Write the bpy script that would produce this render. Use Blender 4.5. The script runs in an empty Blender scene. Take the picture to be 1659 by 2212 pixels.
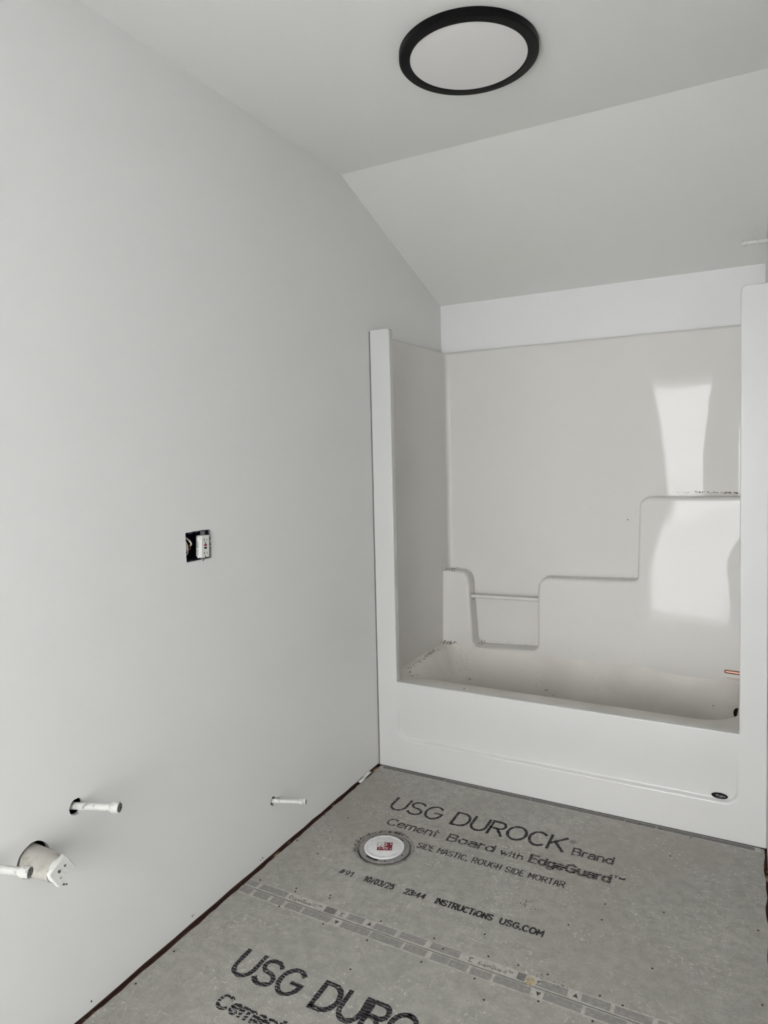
import bpy, bmesh, math, random
from mathutils import Vector, Matrix
random.seed(7)
S = bpy.context.scene
COL = S.collection
PI = math.pi

# ------------------------------------------------------------------ camera
cam = bpy.data.cameras.new('camera'); co = bpy.data.objects.new('camera', cam); COL.objects.link(co)
_r = Vector((0.8853, 0.4644, -0.0223)).normalized(); _f = Vector((-0.465, 0.8839, -0.0502)).normalized()
_u = _r.cross(_f).normalized(); _r = _f.cross(_u).normalized()
M4 = Matrix((_r, _u, -_f)).transposed().to_4x4(); M4.translation = Vector((1.4654, -2.5964, 1.3864))
co.matrix_world = M4
cam.sensor_fit = 'HORIZONTAL'; cam.sensor_width = 36.0; cam.lens = 1464.8 / 1659 * 36.0
cam.shift_x = -18.0 / 1659; cam.shift_y = -49.6 / 1659
cam.clip_start = 0.01; cam.clip_end = 200
S.camera = co

# ------------------------------------------------------------------ world, light, exposure
DX0, DX1, DZ1, YF = 0.50, 1.24, 2.15, -3.50; YP0 = -4.70            # open doorway in the front wall
w = bpy.data.worlds.new('overcast_sky'); S.world = w; w.use_nodes = True
bg = w.node_tree.nodes['Background']; bg.inputs[0].default_value = (1.0, 0.998, 0.996, 1); bg.inputs[1].default_value = 20.4
pl = bpy.data.lights.new('doorway_daylight', 'AREA'); pl.shape = 'RECTANGLE'; pl.size = DX1-DX0+.11; pl.size_y = DZ1
pl.cycles.is_portal = True
po = bpy.data.objects.new('doorway_daylight', pl); COL.objects.link(po)
po.location = ((DX0-.11+DX1)/2, YP0-0.02, DZ1/2); po.rotation_euler = (PI/2, 0, 0)   # faces +y, into the room
S.view_settings.view_transform = 'Standard'; S.view_settings.look = 'None'; S.view_settings.gamma = 1.0
S.view_settings.use_curve_mapping = False; S.view_settings.exposure = 0.0

# ------------------------------------------------------------------ materials
def lin(c):
    c = c/255.0
    return c/12.92 if c <= 0.04045 else ((c+0.055)/1.055)**2.4
def rgb(r, g, b): return (lin(r), lin(g), lin(b), 1)
def mat(name, col, rough=0.6, metal=0.0, bump=None, mottled=None, coat=0.0, spec=0.5):
    m = bpy.data.materials.new(name); m.use_nodes = True; nt = m.node_tree; b = nt.nodes['Principled BSDF']
    b.inputs['Base Color'].default_value = col; b.inputs['Roughness'].default_value = rough
    b.inputs['Metallic'].default_value = metal; b.inputs['Coat Weight'].default_value = coat
    b.inputs['Specular IOR Level'].default_value = spec
    b.inputs['Coat Roughness'].default_value = 0.03
    tc = nt.nodes.new('ShaderNodeTexCoord')
    if bump:                                     # list of (scale, strength, distance)
        prev = None
        for sc, st, di in bump:
            n = nt.nodes.new('ShaderNodeTexNoise'); n.inputs['Scale'].default_value = sc; n.inputs['Detail'].default_value = 3
            nt.links.new(tc.outputs['Object'], n.inputs['Vector'])
            k = nt.nodes.new('ShaderNodeBump'); k.inputs['Strength'].default_value = st; k.inputs['Distance'].default_value = di
            nt.links.new(n.outputs['Fac'], k.inputs['Height'])
            if prev: nt.links.new(prev.outputs['Normal'], k.inputs['Normal'])
            prev = k
        nt.links.new(prev.outputs['Normal'], b.inputs['Normal'])
        if coat > 0: nt.links.new(prev.outputs['Normal'], b.inputs['Coat Normal'])
    if mottled:                                  # (second colour, scale, low, high)
        c2, sc, lo, hi = mottled
        n = nt.nodes.new('ShaderNodeTexNoise'); n.inputs['Scale'].default_value = sc; n.inputs['Detail'].default_value = 5
        nt.links.new(tc.outputs['Object'], n.inputs['Vector'])
        r = nt.nodes.new('ShaderNodeMapRange'); r.inputs['From Min'].default_value = lo; r.inputs['From Max'].default_value = hi
        nt.links.new(n.outputs['Fac'], r.inputs['Value'])
        x = nt.nodes.new('ShaderNodeMix'); x.data_type = 'RGBA'; x.inputs['A'].default_value = col; x.inputs['B'].default_value = c2
        nt.links.new(r.outputs['Result'], x.inputs['Factor']); nt.links.new(x.outputs['Result'], b.inputs['Base Color'])
    return m

M_wall = mat('wall_paint', rgb(238, 238, 237), 0.6, bump=[(260, 0.10, 0.001), (2.2, 0.25, 0.01)])
M_ceil = mat('ceiling_paint', rgb(238, 238, 235), 0.8, bump=[(200, 0.12, 0.001)])
M_gel = mat('white_gelcoat', rgb(211, 211, 209), 0.38, bump=[(3.0, 0.10, 0.004)], coat=0.15)
M_gelin = mat('warm_gelcoat', rgb(222, 220, 216), 0.55, bump=[(9.0, 0.05, 0.004)], coat=0.30, spec=.15)
M_basin = mat('dusty_basin_gelcoat', rgb(228, 224, 218), 0.50, mottled=(rgb(210, 205, 197), 3.5, .45, .75))
M_black = mat('black_metal', rgb(4, 4, 5), 0.45, spec=.15)
M_diff = mat('lamp_diffuser', rgb(238, 236, 234), 0.6)
M_pipe = mat('painted_pipe', rgb(214, 214, 210), 0.5, bump=[(90, 0.5, 0.004)], mottled=(rgb(150, 150, 148), 70, 0.56, 0.72))
M_pvc = mat('painted_drain_pipe', rgb(194, 191, 183), 0.6, bump=[(60, 0.6, 0.004)], mottled=(rgb(165, 160, 150), 45, 0.52, 0.75))
M_cap = mat('plaster_smeared_cap', rgb(226, 226, 223), 0.7, bump=[(70, 0.6, 0.004)])
M_grey = mat('grey_end', rgb(120, 121, 121), 0.6, mottled=(rgb(55, 55, 55), 160, 0.5, 0.62))
M_dkend = mat('dark_end', rgb(38, 39, 40), 0.6)
M_copper = mat('copper', rgb(182, 136, 122), 0.38, 1.0)
M_wood = mat('subfloor_wood', rgb(74, 44, 36), 0.85, mottled=(rgb(176, 148, 112), 9.0, 0.58, 0.64))
M_boxp = mat('navy_plastic', rgb(18, 24, 48), 0.5)
M_gfci = mat('white_plastic', rgb(236, 236, 232), 0.35)
M_red = mat('dark_red_plastic', rgb(130, 12, 34), 0.4)
M_slot = mat('black_plastic', rgb(12, 12, 12), 0.5)
M_zinc = mat('zinc_steel', rgb(150, 150, 148), 0.4, 0.8)
M_wire = mat('white_wire', rgb(226, 218, 204), 0.5)
M_wirer = mat('red_wire', rgb(96, 30, 26), 0.5)
M_tan = mat('tan_smear', rgb(186, 172, 136), 0.9, mottled=(rgb(140, 134, 120), 180, 0.5, 0.6))
M_dirt = mat('brown_dirt', rgb(66, 54, 46), 0.9)
M_plast = mat('grey_plaster', rgb(150, 148, 150), 0.9, bump=[(200, .6, .003)], mottled=(rgb(90, 88, 90), 150, .5, .6))
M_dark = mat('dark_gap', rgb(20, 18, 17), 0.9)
M_ring = mat('grey_flange', rgb(136, 133, 131), 0.55, mottled=(rgb(172, 170, 166), 60, 0.55, 0.8))
M_tcap = mat('test_cap_white', rgb(232, 233, 232), 0.5, mottled=(rgb(200, 201, 201), 90, 0.62, 0.72))
M_pr = mat('cap_print_red', rgb(126, 28, 44), 0.6)
M_snow = mat('snow_ground', rgb(238, 240, 242), 0.9)
M_trim = mat('white_trim', rgb(228, 228, 225), 0.45)
M_caulk = mat('joint_caulk', rgb(120, 118, 112), 0.8)
M_paper = mat('crumpled_paper', rgb(220, 220, 216), 0.8)

def board_mat():
    m = bpy.data.materials.new('cement_board'); m.use_nodes = True; nt = m.node_tree; N = nt.nodes; L = nt.links
    b = N['Principled BSDF']; b.inputs['Roughness'].default_value = 0.75; b.inputs['Specular IOR Level'].default_value = 0.3
    tc = N.new('ShaderNodeTexCoord')
    def noise(sc, det, rough=0.5, vs=(1, 1, 1)):
        mp = N.new('ShaderNodeMapping'); mp.inputs['Scale'].default_value = vs; L.new(tc.outputs['Object'], mp.inputs['Vector'])
        n = N.new('ShaderNodeTexNoise'); n.inputs['Scale'].default_value = sc; n.inputs['Detail'].default_value = det; n.inputs['Roughness'].default_value = rough
        L.new(mp.outputs['Vector'], n.inputs['Vector']); return n.outputs['Fac']
    def rng(v, a, c, lo=0.0, hi=1.0):
        r = N.new('ShaderNodeMapRange'); r.inputs['From Min'].default_value = a; r.inputs['From Max'].default_value = c
        r.inputs['To Min'].default_value = lo; r.inputs['To Max'].default_value = hi; L.new(v, r.inputs['Value']); return r.outputs['Result']
    def mix(f, a, bb):
        x = N.new('ShaderNodeMix'); x.data_type = 'RGBA'
        L.new(f, x.inputs['Factor'])
        for s, v in (('A', a), ('B', bb)):
            if isinstance(v, tuple): x.inputs[s].default_value = v
            else: L.new(v, x.inputs[s])
        return x.outputs['Result']
    c = mix(rng(noise(26, 9, .74), .40, .60), rgb(160, 159, 152), rgb(186, 184, 177))
    c = mix(rng(noise(330, 3), .50, .66), c, rgb(148, 146, 140))
    c = mix(rng(noise(2.2, 3), .35, .6, 0, .35), c, rgb(150, 149, 143))
    c = mix(rng(noise(1.3, 2), .52, .68, 0, .5), c, rgb(162, 154, 148))
    # pale scuffs, flecks in patches
    ma = N.new('ShaderNodeMath'); ma.operation = 'MULTIPLY'
    L.new(rng(noise(85, 4, .7), .56, .70), ma.inputs[0]); L.new(rng(noise(7, 3), .42, .60), ma.inputs[1])
    c = mix(ma.outputs[0], c, rgb(218, 216, 209))
    mb = N.new('ShaderNodeMath'); mb.operation = 'MULTIPLY'
    L.new(rng(noise(60, 3, .6, (.35, 2.6, 1)), .60, .72), mb.inputs[0]); L.new(rng(noise(4, 2), .5, .6, 0, .8), mb.inputs[1])
    c = mix(mb.outputs[0], c, rgb(214, 212, 205))
    c = mix(rng(noise(210, 2, .5), .72, .76), c, rgb(60, 58, 55))
    L.new(c, b.inputs['Base Color'])
    k = N.new('ShaderNodeBump'); k.inputs['Strength'].default_value = .35; k.inputs['Distance'].default_value = .002
    L.new(noise(300, 3), k.inputs['Height']); L.new(k.outputs['Normal'], b.inputs['Normal'])
    return m
M_board = board_mat()

def ink_mat(name, col, row, cover, wear, fade=1.0):
    """black marker ink jetted in rows along x: rows of dots with worn gaps (flat print)"""
    m = bpy.data.materials.new(name); m.use_nodes = True; nt = m.node_tree; N = nt.nodes; L = nt.links
    b = N['Principled BSDF']; b.inputs['Base Color'].default_value = col; b.inputs['Roughness'].default_value = .8
    b.inputs['Specular IOR Level'].default_value = .2
    tc = N.new('ShaderNodeTexCoord'); sp = N.new('ShaderNodeSeparateXYZ'); L.new(tc.outputs['Object'], sp.inputs[0])
    nz = N.new('ShaderNodeTexNoise'); nz.inputs['Scale'].default_value = 90; nz.inputs['Detail'].default_value = 3; L.new(tc.outputs['Object'], nz.inputs['Vector'])
    def math2(op, a, bb):
        x = N.new('ShaderNodeMath'); x.operation = op
        for i, v in enumerate((a, bb)):
            if isinstance(v, (int, float)): x.inputs[i].default_value = v
            else: L.new(v, x.inputs[i])
        return x.outputs[0]
    y = math2('ADD', math2('DIVIDE', sp.outputs['Y'], row), math2('MULTIPLY', nz.outputs['Fac'], 1.5))
    fr = math2('FRACT', y, 0)
    rows = math2('LESS_THAN', fr, cover)
    worn = math2('GREATER_THAN', nz.outputs['Fac'], wear)
    n2 = N.new('ShaderNodeTexNoise'); n2.inputs['Scale'].default_value = 420; n2.inputs['Detail'].default_value = 2; L.new(tc.outputs['Object'], n2.inputs['Vector'])
    spk = math2('GREATER_THAN', n2.outputs['Fac'], 0.40)
    a = math2('MULTIPLY', math2('MULTIPLY', rows, worn), math2('MULTIPLY', math2('ADD', math2('MULTIPLY', spk, 0.35), 0.65), fade))
    L.new(a, b.inputs['Alpha'])
    return m
M_ink1 = ink_mat('ink_large', rgb(44, 42, 47), 0.0095, 0.88, 0.32, .95)
M_ink2 = ink_mat('ink_medium', rgb(42, 41, 45), 0.0105, 0.74, 0.34, .95)
M_ink3 = ink_mat('ink_small', rgb(42, 41, 45), 0.012, 0.88, 0.35, .9)
M_ink4 = ink_mat('ink_date', rgb(24, 24, 28), 0.0065, 0.9, 0.34, .97)
M_tape = mat('pale_band_print', rgb(188, 186, 180), 0.8, mottled=(rgb(172, 170, 163), 60, .45, .6))
M_cell = mat('grey_cell_print', rgb(142, 140, 136), 0.8, mottled=(rgb(156, 154, 149), 90, .45, .65))
M_celld = mat('dark_cell_print', rgb(114, 112, 111), 0.8, mottled=(rgb(130, 128, 125), 90, .45, .65))
M_tri = mat('triangle_print', rgb(72, 71, 72), 0.8)
M_grout = mat('mortar_smear', rgb(150, 149, 142), 0.9, bump=[(150, 0.5, 0.004)], mottled=(rgb(120, 117, 110), 70, .5, .62))

# ------------------------------------------------------------------ helpers
def link(name, me, m, parent=None, smooth=False, sharp=35):
    o = bpy.data.objects.new(name, me); COL.objects.link(o)
    if m: me.materials.append(m)
    if smooth:
        for p in me.polygons: p.use_smooth = True
        me.set_sharp_from_angle(angle=math.radians(sharp))
    if parent is not None: o.parent = parent
    return o
def fin(name, bm, m, parent=None, smooth=False, sharp=35, recalc=True):
    if recalc: bmesh.ops.recalc_face_normals(bm, faces=bm.faces)
    me = bpy.data.meshes.new(name); bm.to_mesh(me); bm.free()
    return link(name, me, m, parent, smooth, sharp)
def empty(name, loc, label=None, cat=None, group=None):
    o = bpy.data.objects.new(name, None); COL.objects.link(o); o.location = loc; o.empty_display_size = .05
    if label: o['label'] = label; o['category'] = cat
    if group: o['group'] = group
    return o
def tag(o, label, cat, group=None):
    o['label'] = label; o['category'] = cat
    if group: o['group'] = group
    return o
def struct(o): o['kind'] = 'structure'; return o
def keep(o, parent):
    """parent a child built in world coordinates to an un-rotated Empty"""
    o.parent = parent; o.location = o.location - parent.location; return o
def bevel(o, w_, seg=3, ang=50):
    md = o.modifiers.new('bevel', 'BEVEL'); md.width = w_; md.segments = seg; md.limit_method = 'ANGLE'; md.angle_limit = math.radians(ang)
    md.harden_normals = True
    for p in o.data.polygons: p.use_smooth = True
    return o
def box(bm, x0, x1, y0, y1, z0, z1):
    vs = [bm.verts.new(p) for p in ((x0,y0,z0),(x1,y0,z0),(x1,y1,z0),(x0,y1,z0),(x0,y0,z1),(x1,y0,z1),(x1,y1,z1),(x0,y1,z1))]
    for f in ((0,3,2,1),(4,5,6,7),(0,1,5,4),(1,2,6,5),(2,3,7,6),(3,0,4,7)): bm.faces.new([vs[i] for i in f])
def boxo(name, a, m, parent=None, bev=0):
    bm = bmesh.new(); box(bm, *a); o = fin(name, bm, m, parent)
    if bev: bevel(o, bev)
    return o
def frame_of(d):
    d = Vector(d).normalized(); t = Vector((0,0,1)) if abs(d.z) < .9 else Vector((0,1,0))
    a = d.cross(t).normalized(); b = d.cross(a).normalized(); return d, a, b
def lathe(bm, c, axis, prof, n=24, wob=0):
    """prof: list of (distance along axis, radius); radius 0 closes"""
    d, a, b = frame_of(axis); c = Vector(c); rings = []
    for s, r in prof:
        if r <= 1e-6: rings.append([bm.verts.new(c + d*s)]); continue
        rings.append([bm.verts.new(c + d*s + (a*math.cos(2*PI*i/n) + b*math.sin(2*PI*i/n))*r*(1+wob*random.uniform(-1, 1))) for i in range(n)])
    for R0, R1 in zip(rings, rings[1:]):
        for i in range(n):
            j = (i+1) % n
            if len(R0) == 1 and len(R1) == 1: continue
            if len(R0) == 1: bm.faces.new((R0[0], R1[i], R1[j]))
            elif len(R1) == 1: bm.faces.new((R0[i], R1[0], R0[j]))
            else: bm.faces.new((R0[i], R1[i], R1[j], R0[j]))
def lath(name, c, axis, prof, m, parent=None, n=24, wob=0, sharp=35):
    bm = bmesh.new(); lathe(bm, c, axis, prof, n, wob); return fin(name, bm, m, parent, True, sharp)
def tube(bm, pts, r, n=8):
    pts = [Vector(p) for p in pts]; rings = []
    for i, p in enumerate(pts):
        d = (pts[min(i+1, len(pts)-1)] - pts[max(i-1, 0)]); d, a, b = frame_of(d)
        rr = r[i] if isinstance(r, (list, tuple)) else r
        rings.append([bm.verts.new(p + (a*math.cos(2*PI*k/n) + b*math.sin(2*PI*k/n))*rr) for k in range(n)])
    for R0, R1 in zip(rings, rings[1:]):
        for i in range(n): bm.faces.new((R0[i], R1[i], R1[(i+1) % n], R0[(i+1) % n]))
    bm.faces.new(rings[0]); bm.faces.new(list(reversed(rings[-1])))
def slab(name, outer, holes, axis, t0, t1, m, parent=None):
    """flat slab with holes; outer/holes are 2D loops, axis is the thickness axis (0 x, 2 z), t0 the visible face"""
    bm = bmesh.new(); edges = []; loops = []
    def P(q, t): return (t, q[0], q[1]) if axis == 0 else ((q[0], t, q[1]) if axis == 1 else (q[0], q[1], t))
    for lp in [outer] + holes:
        vs = [bm.verts.new(P(q, t0)) for q in lp]; loops.append(vs)
        for i in range(len(vs)): edges.append(bm.edges.new((vs[i], vs[(i+1) % len(vs)])))
    bmesh.ops.triangle_fill(bm, use_beauty=True, use_dissolve=False, edges=edges)
    faces = list(bm.faces)
    back = {}
    for vs in loops:
        for v in vs:
            c = v.co.copy(); c[axis] = t1; back[v] = bm.verts.new(c)
    for f in faces: bm.faces.new([back[v] for v in reversed(f.verts)])
    for vs in loops:
        for i in range(len(vs)):
            a, b = vs[i], vs[(i+1) % len(vs)]; bm.faces.new((a, b, back[b], back[a]))
    return fin(name, bm, m, parent)
def circ(cx, cy, r, n=28, wob=0.0, rz=None):
    return [(cx + r*math.cos(2*PI*i/n)*(1+random.uniform(-wob, wob)), cy + (rz or r)*math.sin(2*PI*i/n)*(1+random.uniform(-wob, wob))) for i in range(n)]
def prism2d(bm, polys, y0, y1, skip=None):
    """polygons in xz sharing corners, extruded from y0 (front) to y1; walls only on the outline"""
    fv = {}; bv = {}
    def V(d, q, y):
        k = (round(q[0], 5), round(q[1], 5))
        if k not in d: d[k] = bm.verts.new((q[0], y, q[1]))
        return d[k]
    cnt = {}
    for p in polys:
        bm.faces.new([V(fv, q, y0) for q in p]); bm.faces.new([V(bv, q, y1) for q in reversed(p)])
        for i in range(len(p)):
            a = (round(p[i][0],5), round(p[i][1],5)); b = (round(p[(i+1)%len(p)][0],5), round(p[(i+1)%len(p)][1],5))
            cnt.setdefault(frozenset((a, b)), []).append((a, b))
    for k, l in cnt.items():
        if len(l) == 1:
            a, b = l[0]
            if skip and all(skip[0]-1e-4 <= q[0] <= skip[1]+1e-4 and skip[2]-1e-4 <= q[1] <= skip[3]+1e-4 for q in (a, b)): continue
            bm.faces.new((fv[a], fv[b], bv[b], bv[a]))

# ------------------------------------------------------------------ setting
W = 1.527; YB = 0.790; HC = 2.523; YC = -0.199; HK = 2.176; T = .0127
# left wall: drywall with the cut-outs of outlet and pipes
def rough_rect(y0, y1, z0, z1, n, j):
    pts = []
    for (a, b) in (((y0,z0),(y1,z0)),((y1,z0),(y1,z1)),((y1,z1),(y0,z1)),((y0,z1),(y0,z0))):
        for i in range(n):
            t = i/n; pts.append((a[0]+(b[0]-a[0])*t + random.uniform(-j, j), a[1]+(b[1]-a[1])*t + random.uniform(-j, j)))
    return pts
slope = (HC-HK)/(YB-YC)
outer = [(YF, .0)]
for i in range(1, 60):                             # cut lower edge, slightly uneven
    y = YF + (0.0 - YF)*i/60; outer.append((y, .004 + .004*random.random()))
outer += [(0.0, .006), (YB+.01, .006), (YB+.01, HK-slope*.01), (YC, HC), (YF, HC)]
hole_s1 = circ(-1.522, .537, .0205, 20, .04); hole_s2 = circ(-.754, .188, .0165, 18, .05); hole_s3 = circ(-1.757, .515, .015, 18)
hole_dr = circ(-1.640, .4675, .0405, 30, .02)
wl = struct(slab('wall_left', outer, [rough_rect(-1.1235, -1.0185, 1.082, 1.1715, 6, .0012), hole_s1, hole_s2, hole_s3, hole_dr], 0, 0.0, -T, M_wall))
# dark stud cavity behind the drywall: sheathing on the far side, sole plate and studs
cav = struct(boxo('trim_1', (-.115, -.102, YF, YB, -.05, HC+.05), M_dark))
sole = struct(boxo('trim_2', (-.102, -T-.001, YF, YB, -.05+.0, .020), mat('sole_plate', rgb(96, 74, 60), .9)))
# tapering of skim coat at the cut edge of the outlet
struct(boxo('wall_back', (-.12, W+.12, YB, YB+.1, -.05, HK), M_wall))
wr = struct(boxo('wall_right', (W, W+.11, YF-.1, YB+.1, -.05, 2.75), mat('plain_wall_paint', rgb(238, 238, 237), 0.9, spec=.1)))
bm = bmesh.new()
box(bm, -.12, DX0, YF-.11, YF, -.05, 2.7); box(bm, DX1, W, YF-.11, YF, -.05, 2.7); box(bm, DX0, DX1, YF-.11, YF, DZ1, 2.7)
struct(fin('wall_front', bm, M_wall))
bm = bmesh.new()                                   # added unseen passage, keeps slanting daylight off the near left wall
box(bm, DX0-.21, DX0-.11, YP0, YF-.11, -.05, 2.4); box(bm, DX1, DX1+.1, YP0, YF-.11, -.05, 2.4); box(bm, DX0-.11, DX1, YP0, YF-.11, DZ1, 2.4)
struct(fin('wall_daylight_baffle', bm, M_wall))
struct(boxo('floor_daylight_baffle', (DX0-.11, DX1, YP0, YF-.11, -.05, -T), M_tcap))  # floor of the added passage
bm = bmesh.new()                                   # door casing and jambs
box(bm, DX0-.065, DX0+.006, YF, YF+.014, 0, DZ1+.065); box(bm, DX1-.006, DX1+.065, YF, YF+.014, 0, DZ1+.065); box(bm, DX0+.006, DX1-.006, YF, YF+.014, DZ1-.006, DZ1+.065)
struct(bevel(fin('door_1', bm, M_trim), .003, 2))
struct(boxo('ceiling', (-.12, W+.12, YF-.1, YC, HC, HC+.1), M_ceil))
bm = bmesh.new()
vs = [bm.verts.new(p) for p in ((-.12,YC,HC),(W+.12,YC,HC),(W+.12,YB+.02,HK-slope*.02),(-.12,YB+.02,HK-slope*.02),(-.12,YC,HC+.1),(W+.12,YC,HC+.1),(W+.12,YB+.02,HK+.1),(-.12,YB+.02,HK+.1))]
for f in ((0,1,2,3),(7,6,5,4),(0,4,5,1),(1,5,6,2),(2,6,7,3),(3,7,4,0)): bm.faces.new([vs[i] for i in f])
cs = struct(fin('ceiling_slope', bm, M_ceil))
struct(boxo('ground', (-15, 15, -40, YP0-.02, -.45, -.30), M_snow))

# floor: wood subfloor with cement boards
FC = Vector((.331, -.561, 0))                      # toilet flange centre
floor = slab('floor', [(-.012, YF-.11), (W, YF-.11), (W, 0.9), (-.012, 0.9)], [circ(FC.x, FC.y, .050, 24)], 2, -T, -.05, M_wood); struct(floor)
GAPL = .014
def board_outline(y0, y1, jag):
    pts = [(GAPL + random.uniform(0, jag), y0)]
    pts += [(W-.009, y0)]
    n = 20
    pts += [(W-.009 + random.uniform(-.004, .004), y0+(y1-y0)*i/n) for i in range(1, n)]
    pts += [(W-.009, y1), (GAPL-.002, y1)]
    n = 36
    pts += [(GAPL + random.uniform(-.0025, .0025), y1+(y0-y1)*i/n) for i in range(1, n)]
    return pts
SEAM = -.941
boxo('joint_shade', (GAPL, W-.01, SEAM-.0022, SEAM+.0022, -T+.0005, -.0022), mat('joint_shade', rgb(58, 56, 52), .95), floor)  # dark strip that paints in the shade of the narrow board seam
board1 = slab('cement_board', board_outline(SEAM+.0019, -.003, 0), [circ(FC.x, FC.y, .099, 40, .012)], 2, 0, -T+.0002, M_board, floor)
board2 = slab('cement_board', board_outline(-1.862, SEAM-.0019, 0), [], 2, 0, -T+.0002, M_board, floor)
board3 = slab('cement_board', board_outline(YF, -1.864, 0), [], 2, 0, -T+.0002, M_board, floor)

# ---- lettering
ZP = .0004
def text_mesh(body, x0, x1, base, cap, fat=0.0, shear=0.0, z=ZP):
    cu = bpy.data.curves.new('text', 'FONT'); cu.body = body; cu.size = 1.0; cu.resolution_u = 4; cu.offset = fat; cu.shear = shear; cu.fill_mode = 'BOTH'
    to = bpy.data.objects.new('text', cu); COL.objects.link(to)
    dg = bpy.context.evaluated_depsgraph_get(); me = bpy.data.meshes.new_from_object(to.evaluated_get(dg)); 
    bpy.data.objects.remove(to); bpy.data.curves.remove(cu)
    xs = [v.co.x for v in me.vertices]; a, b = min(xs), max(xs)
    H = 0.729                                         # cap height of the built-in font at size 1
    for v in me.vertices:
        v.co = Vector((x0 + (v.co.x-a)/(b-a)*(x1-x0), base + v.co.y/H*cap, z))
    me.materials.clear(); return me
# single-stroke lettering like the factory marking: glyph = (width, [polylines]) in units of the cap height
def EA(cx, cy, rx, ry, a0, a1, n=14): return [(cx+rx*math.cos(math.radians(a0+(a1-a0)*i/n)), cy+ry*math.sin(math.radians(a0+(a1-a0)*i/n))) for i in range(n+1)]
def glyph(ch):
    w = .78; X = .70                                   # x height
    G = {
     'U': (.78, [[(0,1)] + EA(.39,.38,.39,.38,180,360) + [(.78,1)]]),
     'S': (.72, [EA(.36,.75,.34,.25,25,270) + EA(.36,.25,.36,.25,90,-155)]),
     'G': (.86, [EA(.43,.5,.43,.5,48,345,20) + [(.86,.48),(.50,.48)]]),
     'C': (.80, [EA(.43,.5,.43,.5,48,312,20)]),
     'O': (.92, [EA(.46,.5,.46,.5,90,450,24)]), '0': (.60, [EA(.30,.5,.30,.5,90,450,18)]),
     'D': (.80, [[(0,0),(0,1),(.34,1)] + EA(.34,.5,.46,.5,85,-85) + [(.34,0),(0,0)]]),
     'R': (.72, [[(0,0),(0,1),(.42,1)] + EA(.42,.74,.28,.26,80,-80,10) + [(.42,.48),(0,.48)], [(.36,.48),(.72,0)]]),
     'K': (.74, [[(0,0),(0,1)], [(.72,1),(0,.36)], [(.24,.58),(.74,0)]]),
     'B': (.66, [[(0,0),(0,1),(.36,1)] + EA(.36,.76,.26,.24,80,-80,8) + [(.36,.52),(0,.52)], [(.36,.52)] + EA(.38,.26,.28,.26,80,-80,8) + [(.36,0),(0,0)]]),
     'E': (.58, [[(.58,1),(0,1),(0,0),(.58,0)], [(0,.52),(.52,.52)]]),
     'M': (.80, [[(0,0),(0,1),(.40,.35),(.80,1),(.80,0)]]), 'N': (.66, [[(0,0),(0,1),(.66,0),(.66,1)]]),
     'A': (.66, [[(0,0),(.12,.62)] + EA(.33,.72,.17,.28,160,20,6) + [(.54,.62),(.66,0)], [(.08,.36),(.58,.36)]]),
     'T': (.66, [[(0,1),(.66,1)], [(.33,1),(.33,0)]]), 'I': (.10, [[(.05,0),(.05,1)]]), 'H': (.62, [[(0,0),(0,1)], [(.62,0),(.62,1)], [(0,.5),(.62,.5)]]),
     '1': (.34, [[(0,.80),(.26,1),(.26,0)]]), '2': (.58, [EA(.29,.72,.28,.28,165,-35,10) + [(0,0),(.58,0)]]),
     '3': (.56, [EA(.27,.75,.26,.25,150,-80,9) + EA(.27,.27,.29,.27,80,-150,10)]), '4': (.60, [[(.45,0),(.45,1),(0,.30),(.60,.30)]]),
     '5': (.56, [[(.52,1),(.08,1),(.03,.52)] + EA(.27,.33,.29,.33,120,-145,10)]), '9': (.56, [EA(.28,.70,.27,.30,0,360,14) + [(.52,.40),(.26,0)]]),
     '#': (.64, [[(.12,0),(.26,1)], [(.38,0),(.52,1)], [(0,.34),(.58,.34)], [(.06,.66),(.64,.66)]]), '/': (.38, [[(0,-.05),(.38,1.05)]]),
     ':': (.08, [[(.04,.18),(.04,.28)], [(.04,.60),(.04,.70)]]), '.': (.08, [[(.04,0),(.04,.09)]]), ',': (.12, [[(.09,.10),(.02,-.12)]]), ' ': (.36, []),
     'e': (.56, [[(0,.36),(.56,.36)] + EA(.28,.35,.28,.35,10,315,14)]), 'o': (.58, [EA(.29,.35,.29,.35,90,450,16)]),
     'm': (.86, [[(0,0),(0,X)], [(0,.45)] + EA(.215,.45,.215,.25,170,10,6) + [(.43,0)], [(.43,.45)] + EA(.645,.45,.215,.25,170,10,6) + [(.86,0)]]),
     'n': (.52, [[(0,0),(0,X)], [(0,.42)] + EA(.26,.42,.26,.28,170,10,8) + [(.52,0)]]), 'h': (.52, [[(0,0),(0,1)], [(0,.42)] + EA(.26,.42,.26,.28,170,10,8) + [(.52,0)]]),
     'r': (.32, [[(0,0),(0,X)], [(0,.40)] + EA(.26,.42,.26,.28,170,80,5)]), 't': (.34, [[(.14,.95),(.14,.15)] + EA(.27,.15,.13,.15,190,280,4), [(0,X),(.34,X)]]),
     'a': (.54, [[(.05,.60)] + EA(.27,.48,.26,.22,140,0,7) + [(.53,0)], [(.53,.40),(.22,.40)] + EA(.22,.20,.22,.20,90,270,7) + [(.40,.03),(.53,.16)]]),
     'd': (.56, [EA(.28,.35,.28,.35,0,360,14), [(.56,1),(.56,0)]]), 'g': (.56, [EA(.28,.35,.28,.35,0,360,14), [(.56,X),(.56,-.06)] + EA(.28,-.06,.28,.22,0,-150,7)]),
     'u': (.52, [[(0,X),(0,.26)] + EA(.26,.26,.26,.26,190,350,8) + [(.52,.26)], [(.52,X),(.52,0)]]),
     'w': (.78, [[(0,X),(.20,0),(.39,.62),(.58,0),(.78,X)]]), 'i': (.08, [[(.04,0),(.04,X)], [(.04,.90),(.04,.98)]])}
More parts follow.
